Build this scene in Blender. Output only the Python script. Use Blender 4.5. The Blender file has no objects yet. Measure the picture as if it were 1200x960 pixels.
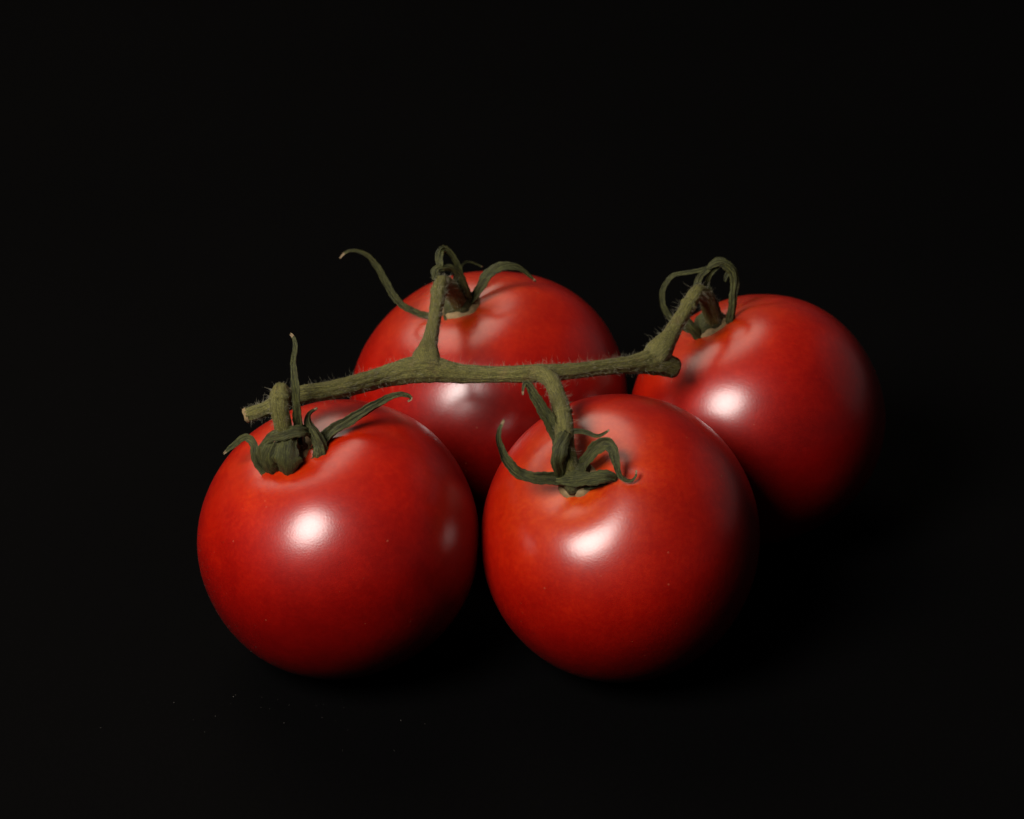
import bpy, bmesh, math, random
import numpy as np
from mathutils import Vector

random.seed(4); rng = np.random.default_rng(4)
scene = bpy.context.scene
COL = scene.collection

# ------------------------------------------------------------------ camera
PITCH, DIST, FPX = math.radians(31.5), 0.8, 4000.0
FWD = np.array([0, math.cos(PITCH), -math.sin(PITCH)])
RIGHT = np.array([1.0, 0, 0]); UP = np.cross(RIGHT, FWD)
CAM = -FWD * DIST + np.array([0, 0, 0.03])
cd = bpy.data.cameras.new("camera"); cam = bpy.data.objects.new("camera", cd); COL.objects.link(cam)
cam.location = CAM; cam.rotation_euler = (math.pi / 2 - PITCH, 0, 0)
cd.sensor_width = 36; cd.lens = 36 * FPX / 1200; cd.clip_start = 0.05; cd.clip_end = 50
cd.dof.use_dof = True; cd.dof.focus_distance = 0.745; cd.dof.aperture_fstop = 20
scene.camera = cam

# ------------------------------------------------------------------ world, lamps, exposure
w = bpy.data.worlds.new("World"); scene.world = w; w.use_nodes = True
w.node_tree.nodes["Background"].inputs[0].default_value = (0.9, 0.95, 1, 1)
w.node_tree.nodes["Background"].inputs[1].default_value = 0.035
def area(name, direction, dist, size, power, color, target=(0.005, -0.03, 0.035)):
    l = bpy.data.lights.new(name, 'AREA'); l.shape = 'DISK'; l.size = size; l.energy = power; l.color = color
    o = bpy.data.objects.new(name, l); COL.objects.link(o)
    d = Vector(direction).normalized(); o.location = Vector(target) + d * dist
    o.rotation_euler = d.to_track_quat('Z', 'Y').to_euler(); return o
area("overhead_lamp", (-0.36, 0.55, 0.75), 0.80, 0.60, 2.9, (1.0, 0.86, 0.70))
area("front_lamp", (-0.48, -0.53, 0.70), 0.80, 0.37, 11.3, (1.0, 0.93, 0.87))
area("rim_lamp", (0.88, 0.40, 0.30), 0.9, 0.80, 0.13, (1.0, 0.95, 0.92))
vs = scene.view_settings
vs.view_transform = 'Standard'; vs.look = 'None'; vs.gamma = 1; vs.exposure = 0; vs.use_curve_mapping = False
scene.render.engine = 'CYCLES'

# ------------------------------------------------------------------ helpers
def P(px, py, d=0.0):
    """photo pixel plus depth d (px of 0.2 mm towards the camera from the plane 0.8 m away) -> world point"""
    z = DIST - d * 0.0002
    return CAM + FWD * z + RIGHT * ((px - 600) / FPX * z) + UP * ((480 - py) / FPX * z)
PX = 0.0002

def link(name, verts, faces, mat, parent=None, root=None, smooth=True, uv=None):
    off = np.array(root.location) if root is not None else np.zeros(3)
    me = bpy.data.meshes.new(name)
    me.from_pydata([tuple(np.asarray(v) - off) for v in verts], [], faces)
    if smooth: me.polygons.foreach_set("use_smooth", [True] * len(me.polygons))
    if uv is not None:
        a = me.attributes.new("flow", 'FLOAT_VECTOR', 'POINT')
        a.data.foreach_set("vector", np.asarray(uv, dtype=np.float32).ravel())
    me.materials.append(mat); me.update()
    o = bpy.data.objects.new(name, me); COL.objects.link(o)
    if parent is not None: o.parent = parent
    return o

def empty(name, loc, label, cat, group=None):
    o = bpy.data.objects.new(name, None); o.empty_display_size = 0.01; COL.objects.link(o)
    o.location = loc; o["label"] = label; o["category"] = cat
    if group: o["group"] = group
    return o

def spline(pts, vals, n):
    """Catmull-Rom through pts (k,3) with per-point values, n samples evenly spread"""
    pts = np.asarray(pts, float); vals = np.asarray(vals, float)
    if vals.ndim == 1: vals = vals[:, None]
    A = np.concatenate([pts, vals], 1)
    A = np.vstack([2 * A[0] - A[1], A, 2 * A[-1] - A[-2]])
    out = []
    for i in range(1, len(A) - 2):
        p0, p1, p2, p3 = A[i - 1], A[i], A[i + 1], A[i + 2]
        for t in np.linspace(0, 1, 14, endpoint=False):
            out.append(.5 * (2 * p1 + (p2 - p0) * t + (2 * p0 - 5 * p1 + 4 * p2 - p3) * t * t + (3 * p1 - p0 - 3 * p2 + p3) * t ** 3))
    out.append(A[-2]); out = np.array(out)
    s = np.concatenate([[0], np.cumsum(np.linalg.norm(np.diff(out[:, :3], axis=0), axis=1))])
    q = np.linspace(0, s[-1], n)
    R = np.stack([np.interp(q, s, out[:, k]) for k in range(out.shape[1])], 1)
    return R[:, :3], R[:, 3:], q

def tangents(c):
    t = np.gradient(c, axis=0); return t / np.linalg.norm(t, axis=1)[:, None]

def tube_data(pts, rad, n=None, m=22, ribs=7, rib=0.05, seed=0, lump=0.05, round_ends=(False, False), flat_end=False):
    L = np.sum(np.linalg.norm(np.diff(np.asarray(pts, float), axis=0), axis=1))
    n = n or max(10, int(L / 0.00045))
    c, r, q = spline(pts, rad, n); r = np.maximum(r[:, 0], 0.00003)
    T = tangents(c); N = np.cross(T[0], [0.3, 0.2, 0.9]); N /= np.linalg.norm(N)
    g = np.random.default_rng(seed); ph = g.uniform(0, 6.28, 12)
    for k in (0, 1):
        if round_ends[k]:
            e = q if k == 0 else q[-1] - q
            rr = r[0] if k == 0 else r[-1]
            f = np.clip(e / (rr * .8), 0, 1); r = r * np.sqrt(np.clip(1 - (1 - f) ** 2, 0.02, 1))
    V, UV = [], []
    for i in range(n):
        N = N - T[i] * (N @ T[i]); N /= np.linalg.norm(N); B = np.cross(T[i], N)
        for j in range(m):
            a = 2 * math.pi * j / m
            f = 1 + rib * math.sin(ribs * a + ph[0] + q[i] * 60) + .5 * rib * math.sin((ribs + 4) * a + ph[1]) \
                + lump * (math.sin(q[i] * 420 + ph[2] + 2 * a) * .5 + math.sin(q[i] * 900 + ph[3] - a) * .35 + .4 * math.sin(q[i] * 1700 + ph[4] + 3 * a))
            V.append(c[i] + r[i] * f * (math.cos(a) * N + math.sin(a) * B)); UV.append((q[i] * 1000, math.cos(a) * r[i] * 1000, math.sin(a) * r[i] * 1000))
    F = [(i * m + j, i * m + (j + 1) % m, (i + 1) * m + (j + 1) % m, (i + 1) * m + j) for i in range(n - 1) for j in range(m)]
    V.append(c[0]); UV.append((0, 0, 0)); V.append(c[-1]); UV.append((q[-1] * 1000, 0, 0))
    F += [(n * m, (j + 1) % m, j) for j in range(m)] + [(n * m + 1, (n - 1) * m + j, (n - 1) * m + (j + 1) % m) for j in range(m)]
    return V, F, UV, c, r

def sepal_data(pts, hw, ref=(0, 0, 1), twist=0.0, cup=0.35, thick=0.05, seed=0, m=17):
    """a leafy ribbon: pts world, hw half widths in px, ref in camera axes = way the face looks; cup folds its edges"""
    g = np.random.default_rng(seed)
    L = np.sum(np.linalg.norm(np.diff(np.asarray(pts, float), axis=0), axis=1))
    n = max(14, int(L / 0.0004))
    c, h, q = spline(pts, np.asarray(hw, float) * PX * .93, n); h = np.maximum(h[:, 0], 0.00006)
    T = tangents(c); R0 = RIGHT * ref[0] + UP * ref[1] - FWD * ref[2]
    ph = g.uniform(0, 6.28, 8)
    top, bot, UV1, UV2 = [], [], [], []
    prev = None
    for i in range(n):
        s = i / (n - 1)
        N = R0 - T[i] * (R0 @ T[i])
        if np.linalg.norm(N) < .25 and prev is not None: N = prev - T[i] * (prev @ T[i])
        N /= np.linalg.norm(N)
        if prev is not None: N = prev * .55 + N * .45; N -= T[i] * (N @ T[i]); N /= np.linalg.norm(N)
        prev = N
        a = twist * s + .12 * math.sin(q[i] * 700 + ph[0]); W = np.cross(T[i], N)
        Nn = N * math.cos(a) + W * math.sin(a); W = np.cross(T[i], Nn)
        cc = cup * (1 + .3 * math.sin(q[i] * 500 + ph[1]))
        for j in range(m):
            u = -1 + 2 * j / (m - 1)
            edge = 1 + .07 * math.sin(q[i] * 1500 + ph[2] + (u > 0) * 2) + .05 * math.sin(q[i] * 3900 + ph[5] + (u > 0) * 3)
            ridge = .12 * math.sin(u * 9 + ph[3] + q[i] * 250) + .06 * math.sin(u * 17 + ph[4] + q[i] * 300) - .22 * math.exp(-(u / .16) ** 2) * (1 if cc > 0 else -.6)
            y = cc * (u * u - .35) + ridge * min(1.0, 8 * PX / h[i])
            t = thick * (1 - .75 * u * u) + .02
            b = c[i] + W * (u * h[i] * edge * (1 - .12 * abs(cc) * u * u))
            top.append(b + Nn * ((y + t) * h[i])); bot.append(b + Nn * ((y - t) * h[i]))
            UV1.append((q[i] * 1000, u * h[i] * 1000, .2)); UV2.append((q[i] * 1000, u * h[i] * 1000, -.2))
    V = top + bot; K = n * m; F = []
    for i in range(n - 1):
        for j in range(m - 1):
            a, b, d, e = i * m + j, i * m + j + 1, (i + 1) * m + j + 1, (i + 1) * m + j
            F.append((a, b, d, e)); F.append((K + e, K + d, K + b, K + a))
        for j in (0, m - 1):
            a, e = i * m + j, (i + 1) * m + j
            F.append((e, K + e, K + a, a) if j == 0 else (a, K + a, K + e, e))
    for i in (0, n - 1):
        for j in range(m - 1):
            a, b = i * m + j, i * m + j + 1
            F.append((a, K + a, K + b, b) if i == 0 else (b, K + b, K + a, a))
    return V, F, UV1 + UV2

# ------------------------------------------------------------------ materials
def new_mat(name):
    m = bpy.data.materials.new(name); m.use_nodes = True
    nt = m.node_tree; return m, nt, nt.nodes, nt.links, nt.nodes["Principled BSDF"]
def node(N, t, **kw):
    n = N.new(t)
    for k, v in kw.items():
        if k in n.inputs: n.inputs[k].default_value = v
        else: setattr(n, k, v)
    return n
def ramp(N, stops, interp='LINEAR'):
    r = N.new('ShaderNodeValToRGB'); e = r.color_ramp.elements; r.color_ramp.interpolation = interp
    while len(e) < len(stops): e.new(.5)
    for x, (p, c) in zip(e, stops): x.position = p; x.color = (*c, 1)
    return r
def mixc(N, L, fac, a, b, mode='MIX'):
    m = N.new('ShaderNodeMix'); m.data_type = 'RGBA'; m.blend_type = mode
    for s, v in ((m.inputs[0], fac), (m.inputs[6], a), (m.inputs[7], b)):
        if hasattr(v, 'is_output'): L.new(v, s)
        elif isinstance(v, tuple): s.default_value = (*v, 1)
        else: s.default_value = v
    return m.outputs[2]

def skin_material(name, seed, orange):
    m, nt, N, L, b = new_mat(name)
    tc = node(N, 'ShaderNodeTexCoord'); mp = node(N, 'ShaderNodeMapping'); mp.inputs['Location'].default_value = (seed, seed * .7, 0)
    L.new(tc.outputs['Object'], mp.inputs[0]); co = mp.outputs[0]
    at = node(N, 'ShaderNodeAttribute', attribute_name='shade_gradient')
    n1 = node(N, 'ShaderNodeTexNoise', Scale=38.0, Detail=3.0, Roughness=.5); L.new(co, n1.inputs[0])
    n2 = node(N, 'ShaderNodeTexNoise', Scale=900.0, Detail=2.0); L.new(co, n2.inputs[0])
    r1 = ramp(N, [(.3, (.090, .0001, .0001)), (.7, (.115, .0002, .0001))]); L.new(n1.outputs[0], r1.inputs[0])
    # shade painted in as darker red towards the bottom, paler orange shoulders round the calyx (attribute stored on the fruit)
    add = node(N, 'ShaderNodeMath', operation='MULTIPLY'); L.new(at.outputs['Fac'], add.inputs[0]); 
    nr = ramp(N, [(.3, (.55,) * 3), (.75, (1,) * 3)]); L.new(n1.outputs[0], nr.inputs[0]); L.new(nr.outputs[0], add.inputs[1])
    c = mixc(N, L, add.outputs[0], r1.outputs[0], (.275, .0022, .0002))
    at2 = node(N, 'ShaderNodeAttribute', attribute_name='shoulder')
    add2 = node(N, 'ShaderNodeMath', operation='MULTIPLY'); L.new(at2.outputs['Fac'], add2.inputs[0]); L.new(nr.outputs[0], add2.inputs[1])
    c = mixc(N, L, add2.outputs[0], c, orange)
    n4 = node(N, 'ShaderNodeTexNoise', Scale=150.0, Detail=5.0, Roughness=.65); L.new(co, n4.inputs[0])
    r4 = ramp(N, [(.35, (.91, .75, .8)), (.68, (1.09, 1.35, 1.1))]); L.new(n4.outputs[0], r4.inputs[0])
    c = mixc(N, L, 1.0, c, r4.outputs[0], 'MULTIPLY')
    r5 = ramp(N, [(.4, (.96,) * 3), (.75, (1.12, 1.6, 1.3))]); L.new(n2.outputs[0], r5.inputs[0])
    c = mixc(N, L, 1.0, c, r5.outputs[0], 'MULTIPLY')
    # pale pin-prick specks of the skin
    v = node(N, 'ShaderNodeTexVoronoi', Scale=420.0); L.new(co, v.inputs[0])
    sep = node(N, 'ShaderNodeSeparateColor'); L.new(v.outputs['Color'], sep.inputs[0])
    th = node(N, 'ShaderNodeMath', operation='MULTIPLY_ADD'); L.new(sep.outputs[0], th.inputs[0]); th.inputs[1].default_value = .26; th.inputs[2].default_value = -.15
    lt = node(N, 'ShaderNodeMath', operation='LESS_THAN'); L.new(v.outputs['Distance'], lt.inputs[0]); L.new(th.outputs[0], lt.inputs[1])
    lf = node(N, 'ShaderNodeMath', operation='MULTIPLY'); L.new(lt.outputs[0], lf.inputs[0]); lf.inputs[1].default_value = .09
    c = mixc(N, L, lf.outputs[0], c, (.62, .30, .16))
    L.new(c, b.inputs['Base Color'])
    rr = ramp(N, [(.3, (.46,) * 3), (.7, (.54,) * 3)]); L.new(n2.outputs[0], rr.inputs[0]); L.new(rr.outputs[0], b.inputs['Roughness'])
    b.inputs['Specular IOR Level'].default_value = .02
    nc = node(N, 'ShaderNodeTexNoise', Scale=2300.0, Detail=2.0, Roughness=.6); L.new(co, nc.inputs[0])
    bpc = node(N, 'ShaderNodeBump', Strength=.10, Distance=.0002); L.new(nc.outputs[0], bpc.inputs['Height'])
    b.inputs['Coat Weight'].default_value = 1.0; b.inputs['Coat Roughness'].default_value = .28; b.inputs['Coat IOR'].default_value = 1.52; L.new(bpc.outputs[0], b.inputs['Coat Normal'])
    b.inputs['Subsurface Weight'].default_value = .25
    b.inputs['Subsurface Radius'].default_value = (1, .12, .05); b.inputs['Subsurface Scale'].default_value = .004
    # orange-peel micro relief
    n3 = node(N, 'ShaderNodeTexNoise', Scale=1300.0, Detail=3.0, Roughness=.6); L.new(co, n3.inputs[0])
    bp = node(N, 'ShaderNodeBump', Strength=.15, Distance=.0003); L.new(n3.outputs[0], bp.inputs['Height']); L.new(bp.outputs[0], b.inputs['Normal'])
    return m

def green_material(name, dark, light, tan, streak=(90, 900), rough=.62):
    m, nt, N, L, b = new_mat(name)
    at = node(N, 'ShaderNodeAttribute', attribute_name='flow')
    mp = node(N, 'ShaderNodeMapping'); mp.inputs['Scale'].default_value = (.30, 4.6, 4.6); L.new(at.outputs['Vector'], mp.inputs[0])
    s = node(N, 'ShaderNodeTexNoise', Scale=1.6, Detail=4.0, Roughness=.65); L.new(mp.outputs[0], s.inputs[0])
    tc = node(N, 'ShaderNodeTexCoord'); n = node(N, 'ShaderNodeTexNoise', Scale=260.0, Detail=4.0, Roughness=.6); L.new(tc.outputs['Object'], n.inputs[0])
    n2 = node(N, 'ShaderNodeTexNoise', Scale=2600.0, Detail=2.0); L.new(tc.outputs['Object'], n2.inputs[0])
    r = ramp(N, [(.36, dark), (.64, light)]); L.new(s.outputs[0], r.inputs[0])
    r2 = ramp(N, [(.55, (0,) * 3), (.8, (.75,) * 3)]); L.new(n.outputs[0], r2.inputs[0])
    c = mixc(N, L, r2.outputs[0], r.outputs[0], tan)
    r3 = ramp(N, [(.35, (.72,) * 3), (.65, (1.2,) * 3)]); L.new(n2.outputs[0], r3.inputs[0])
    c = mixc(N, L, 1.0, c, r3.outputs[0], 'MULTIPLY')
    L.new(c, b.inputs['Base Color']); b.inputs['Roughness'].default_value = rough
    b.inputs['Specular IOR Level'].default_value = .3
    b.inputs['Sheen Weight'].default_value = .0; b.inputs['Sheen Roughness'].default_value = .4
    ad = node(N, 'ShaderNodeMath', operation='MULTIPLY_ADD'); L.new(n2.outputs[0], ad.inputs[0]); ad.inputs[1].default_value = .35; L.new(s.outputs[0], ad.inputs[2])
    bp = node(N, 'ShaderNodeBump', Strength=.85, Distance=.0005); L.new(ad.outputs[0], bp.inputs['Height']); L.new(bp.outputs[0], b.inputs['Normal'])
    return m

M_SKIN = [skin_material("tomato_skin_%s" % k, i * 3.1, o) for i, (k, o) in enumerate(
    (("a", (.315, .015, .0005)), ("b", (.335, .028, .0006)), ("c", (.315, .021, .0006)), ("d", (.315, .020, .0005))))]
M_STEM = green_material("vine_green", (.036, .035, .006), (.135, .123, .030), (.105, .072, .024))
M_SEPAL = green_material("sepal_green", (.008, .010, .0018), (.064, .066, .015), (.040, .031, .010))
M_TIP = green_material("dry_tip", (.13, .09, .045), (.22, .16, .09), (.17, .11, .06))
def plain(name, c, rough=.8):
    m, nt, N, L, b = new_mat(name)
    tc = node(N, 'ShaderNodeTexCoord'); n = node(N, 'ShaderNodeTexNoise', Scale=900.0, Detail=3.0); L.new(tc.outputs['Object'], n.inputs[0])
    r = ramp(N, [(.3, tuple(x * .65 for x in c)), (.7, c)]); L.new(n.outputs[0], r.inputs[0]); L.new(r.outputs[0], b.inputs['Base Color'])
    b.inputs['Roughness'].default_value = rough; return m
M_CORK = plain("corky_scar", (.19, .125, .05)); M_HAIR = plain("vine_hair", (.26, .24, .16), .5); M_DUST = plain("pale_dust", (.11, .10, .085))
def ground_material():
    m, nt, N, L, b = new_mat("black_paper")
    tc = node(N, 'ShaderNodeTexCoord')
    n = node(N, 'ShaderNodeTexNoise', Scale=9.0, Detail=3.0); L.new(tc.outputs['Object'], n.inputs[0])
    f = node(N, 'ShaderNodeTexNoise', Scale=900.0, Detail=4.0, Roughness=.7); L.new(tc.outputs['Object'], f.inputs[0])
    r = ramp(N, [(.3, (.00036, .00034, .00036)), (.7, (.00062, .00057, .0006))]); L.new(n.outputs[0], r.inputs[0])
    r2 = ramp(N, [(.3, (.75,) * 3), (.7, (1.2,) * 3)]); L.new(f.outputs[0], r2.inputs[0])
    L.new(mixc(N, L, 1.0, r.outputs[0], r2.outputs[0], 'MULTIPLY'), b.inputs['Base Color'])
    b.inputs['Roughness'].default_value = .9; b.inputs['Specular IOR Level'].default_value = .03
    bp = node(N, 'ShaderNodeBump', Strength=.4, Distance=.0003); L.new(f.outputs[0], bp.inputs['Height']); L.new(bp.outputs[0], b.inputs['Normal'])
    return m

# ------------------------------------------------------------------ the surface
G = 1.6
ground = link("tabletop", [(-G, -G, 0), (G, -G, 0), (G, G + .6, 0), (-G, G + .6, 0)], [(0, 1, 2, 3)], ground_material(), smooth=False)
ground["kind"] = "structure"

# ------------------------------------------------------------------ tomatoes
def tomato_shape(asp, e, seed, creases, dimple, n=130, m=200):
    g = np.random.default_rng(seed)
    t = np.linspace(0, 1, n); th = (math.pi * (t ** 1.25 * .55 + t * .45))[:, None]; ph = (np.arange(m) * 2 * math.pi / m)[None]
    s = np.clip(np.sin(th), 0, 1); co = np.cos(th)
    rho = s ** .92; z = asp * np.sign(co) * np.abs(co) ** .95
    up = (th < math.pi / 2)
    z = z - dimple * np.exp(-(rho / .30) ** 2) * up + .05 * np.exp(-(rho / .25) ** 2) * (~up)
    z = z + 0 * ph; rad = rho + 0 * ph
    p = g.uniform(0, 6.28, 8); k = int(g.integers(4, 6))
    lob = .006 * np.cos(k * ph + p[0]) + .008 * np.cos(2 * ph + p[1]) + .005 * np.cos(3 * ph + p[2])
    sh = np.exp(-((rho - .65) / .3) ** 2) * up
    rad = rad * (1 + lob * (.6 + .3 * sh)); z = z + sh * .006 * np.cos(k * ph + p[3])
    z = z + .006 * np.sin(2.3 * z / asp + p[4]) * np.cos(ph + p[5])
    for a, amp, wd, r0, rw in creases:
        d = (ph - math.radians(a) + math.pi) % (2 * math.pi) - math.pi
        z = z - amp * np.exp(-(d / math.radians(wd)) ** 2) * np.exp(-((rho - r0) / rw) ** 2) * up
    V = np.stack([rad * np.cos(ph), e * rad * np.sin(ph), z], -1)
    shade_gradient = 1 / (1 + np.exp(-(z / asp - .38) / .16))  # painted shade along the fruit's axis: lower half dark, top light
    shoulder = np.exp(-(np.clip(rho - .10, 0, 9) / .42) ** 2) * up + 0 * ph
    return V.reshape(-1, 3), (shade_gradient.ravel(), shoulder.ravel()), n, m

def tomato(label, mat, R, x, y, tilt, asp, e, seed, creases, dimple=.085):
    S, shade_gradient, n, m = tomato_shape(asp, e, seed, creases, dimple)
    a = np.array([tilt[0], tilt[1], 1.0]); a /= np.linalg.norm(a)
    b = np.cross(a, [0, 1, 0]); b /= np.linalg.norm(b); M = np.stack([b, np.cross(a, b), a], 1)
    Q = S @ M.T * R; z0 = Q[:, 2].min() + .0002
    ctr = np.array([x, y, -z0]); Q = Q + ctr
    root = empty("tomato", (x, y, 0), label, "tomato", "tomatoes on the vine")
    F = [(i * m + j, (i + 1) * m + j, (i + 1) * m + (j + 1) % m, i * m + (j + 1) % m) for i in range(n - 1) for j in range(m)]
    body = link("fruit", Q, F, mat, root, root)
    for nm, val in zip(("shade_gradient", "shoulder"), shade_gradient):
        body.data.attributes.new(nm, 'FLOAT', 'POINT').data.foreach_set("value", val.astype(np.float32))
    base = ctr + M @ np.array([0, 0, asp - dimple + .005]) * R
    # corky scar ring where the calyx grips the fruit
    rr = np.random.default_rng(seed + 9); V, Fs = [], []
    prof = [(.02, .030), (.08, .038), (.12, .028), (.142, .008), (.155, -.03)]; mm = 36
    for k, (r_, h_) in enumerate(prof):
        for j in range(mm):
            f = 2 * math.pi * j / mm; q = r_ * (1 + .05 * math.sin(5 * f + seed) + .03 * math.sin(9 * f) + rr.normal(0, .015))
            V.append(base + M @ (np.array([q * math.cos(f), q * math.sin(f), h_ + q * q * .9])) * R)
    Fs = [(k * mm + j, (k + 1) * mm + j, (k + 1) * mm + (j + 1) % mm, k * mm + (j + 1) % mm) for k in range(4) for j in range(mm)]
    link("stem_scar", V, Fs, M_CORK, root, root)
    return root, base, a, M

def calyx(root, base, a, M, R, sepals, D0, seed):
    """receptacle of the calyx and its sepals as sub-parts; sepal: (points px,py,d above the calyx base), half widths, options"""
    V, F = [], []; mm = 24; prof = [(.004, -.01), (.105, .0), (.13, .03), (.115, .075), (.075, .12), (.004, .14)]
    for k, (r_, h_) in enumerate(prof):
        for j in range(mm):
            f = 2 * math.pi * j / mm; q = r_ * (1 + .10 * math.sin(5 * f + seed))
            V.append(base + M @ np.array([q * math.cos(f), q * math.sin(f), h_]) * R)
    F = [(k * mm + j, k * mm + (j + 1) % mm, (k + 1) * mm + (j + 1) % mm, (k + 1) * mm + j) for k in range(len(prof) - 1) for j in range(mm)]
    c = link("calyx", V, F, M_SEPAL, root, root, uv=np.asarray(V) * 1000)
    for i, (pts, hw, opt) in enumerate(sepals):
        W = [P(px, py, D0 + d) for px, py, d in pts]
        V, F, UV = sepal_data(W, hw, seed=seed * 20 + i, **opt)
        s = link("sepal", V, F, M_SEPAL, c, root, uv=UV)
        # shrivelled pale tip
        s.data.materials.append(M_TIP); nv = len(V) // 2
        if hw[-1] <= 2:
            nrow = nv // 17
            for p in s.data.polygons:
                r = max((v % nv) // 17 for v in p.vertices)
                if r > nrow * (1 - .05): p.material_index = 1
    return c

T1 = tomato("glossy red tomato under the cut thin end of the vine, one sepal standing upright", M_SKIN[0],
            .0312, -.0383, -.0534, (-.372, -.115), .92, 1.03, 3, [(200, .010, 16, .42, .2), (250, .010, 18, .4, .2)], .065)
T2 = tomato("glossy red tomato with orange shoulder and folded dent beside its hooked pale sepal tip", M_SKIN[1],
            .0308, .0238, -.0537, (-.457, -.447), .92, 1.06, 5, [(160, .018, 9, .44, .12)], .105)
T3 = tomato("red tomato at the thick forked end of the vine, thin sepal looping over its calyx", M_SKIN[2],
            .0297, .0573, -.0025, (-.485, .135), .95, 1.0, 7, [(195, .016, 10, .42, .2), (222, .022, 14, .38, .22)])
T4 = tomato("red tomato behind the middle of the vine with a long curling thread of sepal", M_SKIN[3],
            .0328, -.0056, .0071, (-.2555, -.02), .87, 1.0, 9, [(208, .020, 9, .42, .22), (235, .010, 14, .38, .22)])
def depth_of(p): return (DIST - (p - CAM) @ FWD) / PX
D1, D2, D3, D4 = (depth_of(t[1]) for t in (T1, T2, T3, T4))
print("calyx depths", D1, D2, D3, D4)

calyx(*T1[:1], *T1[1:], .0312, [
    ([(352, 524, 8), (350, 492, 38), (347, 458, 54), (344.5, 428, 56), (346.5, 404, 58), (343, 394, 56), (340, 391.5, 52)], [6, 6.5, 5.5, 4.5, 3, 2, 1.5], dict(ref=(-.5, 0, 1), cup=.5)),
    ([(362, 545, 4), (378, 520, 14), (392, 505, 14), (425, 485, 8), (452, 469, 4), (467, 463, 2), (477, 464, 0), (482, 467, -2), (478, 471, -2)], [8, 9, 7.5, 6.5, 5, 4, 3, 2, 1.3], dict(ref=(-.2, .4, 1), cup=1.0, thick=.16)),
    ([(350, 560, 8), (368, 552, 18), (378, 532, 26), (371, 510, 30), (362, 496, 32), (363, 485, 32), (372, 478, 30)], [10, 13, 11, 8, 5.5, 3, 1.5], dict(ref=(.5, 0, 1), cup=-.6)),
    ([(368, 506, 22), (352, 503, 40), (333, 507, 46), (315, 513, 40), (306, 524, 28)], [7, 9.5, 9, 7, 4], dict(ref=(-.1, .5, 1), cup=-.4)),
    ([(342, 511, 38), (336, 526, 44), (337, 545, 38), (346, 563, 10)], [9, 15, 18, 12], dict(ref=(-.1, -.1, 1), cup=-.75)),
    ([(328, 558, 8), (317, 548, 24), (313, 532, 34), (320, 516, 40)], [10, 13, 13.5, 9], dict(ref=(-.3, -.1, 1), cup=-.6)),
    ([(340, 560, 6), (312, 550, 14), (301, 534, 22), (297, 519, 22), (288, 513, 16), (274, 522, 8), (262, 532, 2)], [9, 9, 7.5, 5.5, 5, 4, 1.3], dict(ref=(-.5, .3, 1), cup=.5)),
    ([(352, 558, 8), (366, 548, 10), (374, 535, 8), (384, 525, 6)], [8, 9, 7, 3], dict(ref=(.5, -.3, 1), cup=.3)),
], D1, 1)
calyx(*T2[:1], *T2[1:], .0308, [
    ([(663, 506, 26), (656, 520, 32), (652, 540, 28), (655, 560, 10)], [8, 10.5, 10.5, 7], dict(ref=(-.4, 0, 1), cup=-.7)),
    ([(672, 566, 4), (652, 562, 14), (630, 561, 22), (608, 555, 26), (594, 540, 28), (585, 520, 30), (585, 505, 32), (591, 492, 30)], [8, 9, 8, 7.5, 6, 4, 2.8, 1.3], dict(ref=(0, .5, 1), cup=.5)),
    ([(652, 563, 12), (672, 562, 22), (694, 559, 30), (712, 557, 32), (723, 561, 28)], [5, 8.5, 10, 9, 4], dict(ref=(0, .4, 1), cup=-.5)),
    ([(668, 572, 6), (688, 571, 16), (704, 568, 22), (718, 566, 22)], [6, 9, 8.5, 4], dict(ref=(0, -.3, 1), cup=-.4)),
    ([(676, 558, 4), (688, 538, 18), (700, 525, 28), (711, 521, 34), (719, 528, 38), (723, 545, 38), (728, 559, 36), (738, 564, 36), (745, 559, 36), (746, 551, 36)], [8, 9, 9.5, 8.5, 7, 5, 3.2, 2.2, 1.7, 1.2], dict(ref=(-.5, .3, 1), cup=.5)),
    ([(664, 512, 16), (672, 506, 20), (685, 506, 22), (698, 511, 24), (706, 509, 24), (714, 504, 24)], [4, 3.6, 3, 2.5, 2, 1.1], dict(cup=.3)),
    ([(664, 540, 2), (656, 518, 12), (645, 494, 20), (631, 470, 26), (621, 453, 28), (616, 449, 28), (613, 456, 28), (613, 463, 28)], [6, 8, 8.5, 7.5, 5, 3, 2, 1.2], dict(ref=(-.4, 0, 1), cup=.5)),
], D2, 2)
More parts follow.
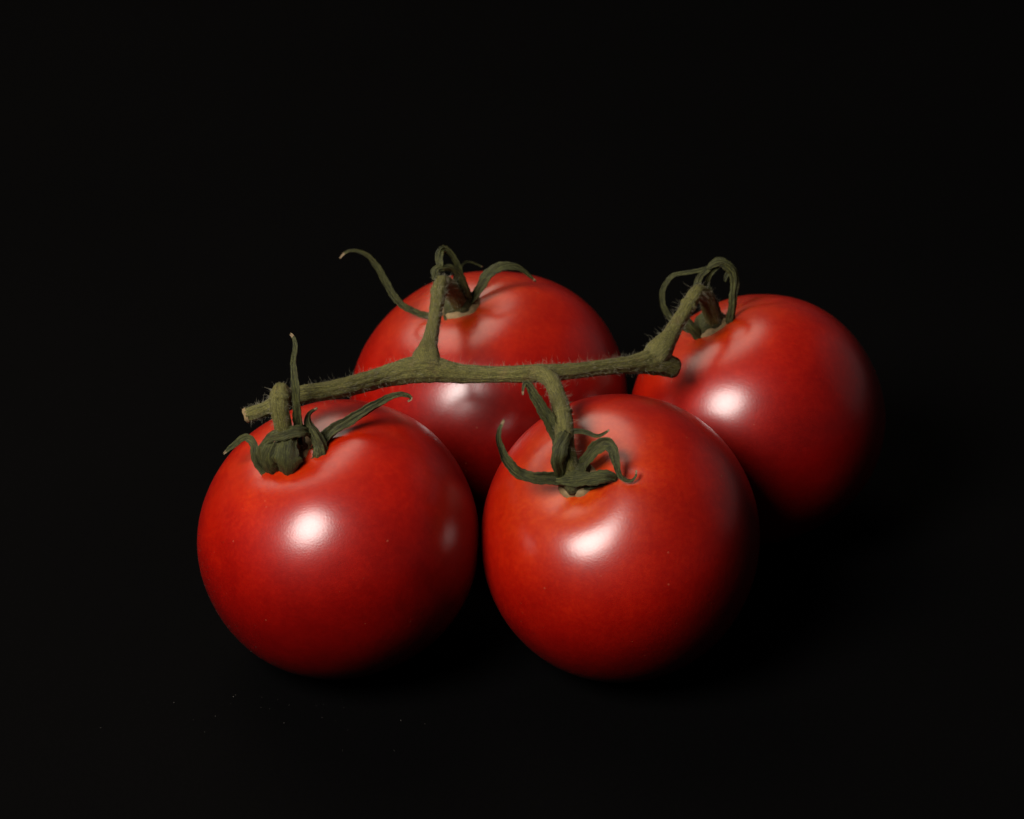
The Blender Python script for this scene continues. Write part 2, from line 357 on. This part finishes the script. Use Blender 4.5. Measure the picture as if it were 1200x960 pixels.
calyx(*T3[:1], *T3[1:], .0297, [
    ([(832, 390, 4), (806, 386, 14), (789, 376, 18), (779, 362, 22), (776, 345, 26), (782, 330, 30), (792, 322, 32), (812, 318.5, 34), (830, 314, 36), (840, 309, 36)], [5, 4.5, 4, 3.8, 3.6, 3.3, 3, 2.8, 3, 3], dict(cup=.3, ref=(-.3, .3, 1))),
    ([(842, 394, 4), (853, 386, 12), (858, 366, 22), (860, 345, 30), (862, 328, 34), (857, 314, 38), (846, 307, 42), (836, 309, 44), (829, 315, 44)], [6, 7, 6, 5.8, 6.5, 7.5, 7, 5, 2.5], dict(ref=(.3, .3, 1), cup=-.5)),
    ([(836, 390, 6), (838, 366, 20), (832, 345, 30), (828, 332, 34), (833, 320, 38), (842, 311, 38)], [6, 6, 5, 4, 3.5, 3], dict(ref=(.5, 0, 1), cup=.4)),
    ([(815, 346, 50), (817, 334, 46), (822, 323, 42), (832, 314, 40)], [6, 5, 4, 3], dict(ref=(-.4, 0, 1), cup=.3)),
    ([(846, 388, 6), (842, 370, 18), (835, 352, 30), (828, 338, 40)], [5, 5.5, 5, 4], dict(ref=(.4, 0, 1), cup=.4)),
    ([(835, 396, 4), (822, 396, 12), (811, 386, 22), (803, 374, 28), (799, 366, 30)], [6, 7, 7, 6, 3], dict(ref=(-.3, -.2, 1), cup=-.4)),
    ([(834, 396, 6), (825, 402, 14), (827, 412, 18), (831, 421, 20), (829, 433, 18)], [6, 5, 3.2, 2.2, 1.2], dict(cup=.3)),
    ([(858, 318, 36), (852, 322, 34), (849, 330, 32)], [4, 3, 1.6], dict(cup=.3)),
], D3, 3)
calyx(*T4[:1], *T4[1:], .0328, [
    ([(540, 368, 4), (512, 372, 10), (487, 366, 12), (468, 355, 14), (455, 336, 16), (443, 314, 20), (431, 300, 24), (416, 294, 28), (405, 296, 30), (398, 303, 30)], [5, 4.6, 4.4, 4.8, 4.8, 4.2, 3.2, 2.3, 1.8, 1.2], dict(ref=(-.3, .4, 1), cup=.4)),
    ([(546, 364, 4), (554, 352, 12), (563, 338, 20), (571, 325, 26), (582, 316, 28), (597, 312, 26), (611, 316, 20), (628, 330, 12)], [5, 6, 6.5, 8.5, 8, 6, 3.6, 1.3], dict(ref=(-.3, .5, 1), cup=.5)),
    ([(544, 360, 6), (543, 335, 24), (537, 312, 38), (529, 297, 46), (520, 292, 52), (516, 300, 58), (516, 314, 62)], [6, 5.5, 4.5, 4.5, 6, 6, 5], dict(ref=(-.6, 0, 1), cup=.4)),
    ([(550, 358, 6), (546, 342, 26), (540, 324, 42), (529, 314, 54), (518, 313, 62), (510, 317, 66), (511, 328, 66)], [6, 5.5, 4.5, 4.5, 5.5, 6.5, 5], dict(ref=(-.2, .4, 1), cup=-.5)),
    ([(536, 322, 34), (536, 338, 28), (541, 352, 16), (550, 361, 4)], [5, 7, 7, 5], dict(ref=(.2, 0, 1), cup=-.3)),
    ([(534, 371, 8), (524, 372, 16), (533, 381, 22), (544, 388, 20)], [6, 5.5, 3.6, 1.5], dict(ref=(0, .4, 1), cup=.3)),
    ([(540, 330, 20), (541, 312, 16), (550, 307, 8), (566, 313, 0)], [2.2, 1.8, 1.4, .9], dict(cup=.2)),
], D4, 4)

# ------------------------------------------------------------------ the vine
vine = empty("tomato_vine", tuple(P(560, 438, 262)), "olive green hairy tomato vine stem lying across the four tomatoes", "vine")
HAIR = []
def tube(name, pts, rad, parent, seed, **kw):
    W = [P(*p) for p in pts]
    V, F, UV, c, r = tube_data(W, np.asarray(rad, float) * PX * .94, seed=seed, **kw)
    o = link(name, V, F, M_STEM, parent, vine, uv=UV)
    HAIR.append((c, r)); return o
stem = tube("main_stem", [(289, 487, D1 + 16), (312, 479, D1 + 18), (335, 467, D1 + 20), (362, 461, D1 + 16), (400, 455, D1), (445, 443, 262), (478, 435, 252), (503, 433, 250),
                          (540, 438, 252), (580, 439, 258), (622, 438, 262), (660, 436, 250), (705, 431, 222), (742, 427, 192), (766, 424, 172), (779, 427.5, 162), (789, 431.5, 154)],
            [8.5, 8.5, 9.5, 10, 10.5, 12, 14.5, 15.5, 11, 9.5, 10.5, 9.8, 9, 11, 15, 14, 12.5], vine, 1, ribs=9, rib=.05, m=40)
# ragged pale cut faces at both ends
def cut_face(px, py, d, to, r, seed):
    c = P(px, py, d); T = P(*to) - c; T /= np.linalg.norm(T); N = np.cross(T, [0.3, .2, .9]); N /= np.linalg.norm(N); B = np.cross(T, N)
    g = np.random.default_rng(seed); V = [c + T * .0002]; k = 20
    for ring, f in ((0, .6), (1, 1.0), (2, 1.06)):
        for j in range(k):
            a = 2 * math.pi * j / k
            V.append(c + T * ((.00025, .0002, -.0006)[ring] + g.normal(0, .00006)) + (N * math.cos(a) + B * math.sin(a)) * r * PX * f * (1 + .05 * math.sin(3 * a)))
    F = [(0, 1 + j, 1 + (j + 1) % k) for j in range(k)] + [(1 + q * k + j, 1 + (q + 1) * k + j, 1 + (q + 1) * k + (j + 1) % k, 1 + q * k + (j + 1) % k) for q in (0, 1) for j in range(k)]
    link("cut_end", V, F, M_CORK, stem, vine)
cut_face(288.5, 487.3, D1 + 15.8, (270, 494, D1 + 12), 8, 8)
cut_face(789, 431.5, 154, (803, 439, 140), 11.5, 3)
def pedicel(pts, rad, knuckle, krad, seed):
    p = tube("pedicel", pts, rad, vine, seed, ribs=6, rib=.05)
    (a, b) = knuckle
    W0, W1 = P(*a), P(*b); mid = (W0 + W1) / 2
    V, F, UV, c, r = tube_data([W0, W0 * .6 + W1 * .4, W0 * .4 + W1 * .6, W1], np.array(krad) * PX * .95, n=12, seed=seed + 40, ribs=9, rib=.04)
    link("joint", V, F, M_STEM, p, vine, uv=UV); return p
pedicel([(334, 470, D1 + 24), (329, 458, D1 + 38), (327, 470, D1 + 46), (330, 492, D1 + 42), (336, 516, D1 + 28), (347, 538, D1 + 2)], [8, 10, 10.5, 10, 10.5, 11],
        ((327, 463, D1 + 44), (328, 472, D1 + 46)), [10, 12, 12, 10], 21)
pedicel([(618, 440, 262), (634, 438, 270), (646, 447, 284), (654, 466, 300), (658.5, 484, D2 + 10), (661, 503, D2 + 16), (663, 525, D2 + 16), (668, 548, D2 + 8), (677, 562, D2)],
        [7, 10, 9.5, 9.5, 10.5, 11, 10, 11, 11], ((658, 480, D2 + 9), (659.5, 488, D2 + 11)), [9.5, 12, 12, 10], 22)
pedicel([(762, 424, 174), (773, 411, 170), (785, 394, 158), (797, 374, 142), (808, 356, 128), (817, 343, 114), (826, 348, 96), (834, 370, 74), (838, 390, D3)],
        [14, 15.5, 10.5, 8.5, 8.5, 9.5, 9.5, 9, 10], ((805, 361, 131), (809, 354, 127)), [8.5, 10, 10, 8.5], 23)
pedicel([(499, 436, 250), (500, 420, 240), (503, 404, 222), (507, 385, 196), (511, 363, 164), (514, 343, 132), (518, 332, 106), (527, 338, 80), (536, 352, 54), (542, 364, D4)],
        [22, 17, 10, 8, 7.8, 8.5, 9.5, 10, 10, 10], ((513.5, 346, 136), (515, 338, 122)), [8.5, 10, 10, 8.5], 24)

# fine hairs standing off the stems
V, F = [], []
for c, r in HAIR:
    T = tangents(c); L = np.sum(np.linalg.norm(np.diff(c, axis=0), axis=1))
    for _ in range(int(L * 32000)):
        i = int(rng.integers(0, len(c))); d = rng.normal(size=3); d -= T[i] * (d @ T[i]); d /= np.linalg.norm(d)
        s = c[i] + d * r[i] * .95 + T[i] * rng.uniform(-.0002, .0002)
        h = d + rng.normal(size=3) * .35; h /= np.linalg.norm(h)
        ln = rng.uniform(.0004, .0010) if rng.random() < .85 else rng.uniform(.0013, .0026)
        a = np.cross(h, T[i]); a /= np.linalg.norm(a); b = np.cross(h, a); wd = .000018
        mid = s + h * ln * .6 + rng.normal(size=3) * .00008; k = len(V)
        for q in range(3): V.append(s + wd * (a * math.cos(2.1 * q) + b * math.sin(2.1 * q)))
        for q in range(3): V.append(mid + .7 * wd * (a * math.cos(2.1 * q) + b * math.sin(2.1 * q)))
        V.append(s + h * ln + rng.normal(size=3) * .0001)
        for q in range(3):
            F.append((k + q, k + (q + 1) % 3, k + 3 + (q + 1) % 3, k + 3 + q)); F.append((k + 3 + q, k + 3 + (q + 1) % 3, k + 6))
hairs = link("stem_hairs", V, F, M_HAIR, vine, vine); hairs["kind"] = "stuff"

# ------------------------------------------------------------------ dust grains on the surface before the tomatoes
V, F = [], []
oc = np.array([(1, 0, 0), (-1, 0, 0), (0, 1, 0), (0, -1, 0), (0, 0, 1), (0, 0, -1)], float)
of = [(0, 2, 4), (2, 1, 4), (1, 3, 4), (3, 0, 4), (2, 0, 5), (1, 2, 5), (3, 1, 5), (0, 3, 5)]
for _ in range(32):
    q = rng.normal((345, 832), (80, 20))
    o = P(q[0], q[1], 0); dr = o - CAM; hit = CAM + dr * (-CAM[2] / dr[2]); k = len(V); s = rng.uniform(.00004, .0001)
    V += [hit + np.array([0, 0, s]) + v * s * rng.uniform(.6, 1.3) for v in oc]; F += [tuple(k + x for x in f) for f in of]
tb = [c for c in T1[0].children if c.name.startswith("fruit")][0]; vv = np.zeros(len(tb.data.vertices) * 3); tb.data.vertices.foreach_get("co", vv)
vv = vv.reshape(-1, 3) + np.array(T1[0].location); cc = np.array([-.0383, -.0534, .0294]); dd = (vv - cc); dd /= np.linalg.norm(dd, axis=1)[:, None]
wt = np.exp(-((dd @ np.array([-.80, -.28, -.53])) - 1) ** 2 / .05); wt /= wt.sum()
for i in rng.choice(len(vv), 230, p=wt):
    k = len(V); s = rng.uniform(.000025, .00006); o = vv[i] + rng.normal(size=3) * .0003; o = cc + (o - cc) / np.linalg.norm(o - cc) * np.linalg.norm(vv[i] - cc)
    V += [o + v * s * rng.uniform(.6, 1.3) for v in oc]; F += [tuple(k + x for x in f) for f in of]
dust = link("dust", V, F, M_DUST, smooth=False)
dust["kind"] = "stuff"; dust["label"] = "pale dust grains on the black surface and on the neighbouring tomato"; dust["category"] = "dust"
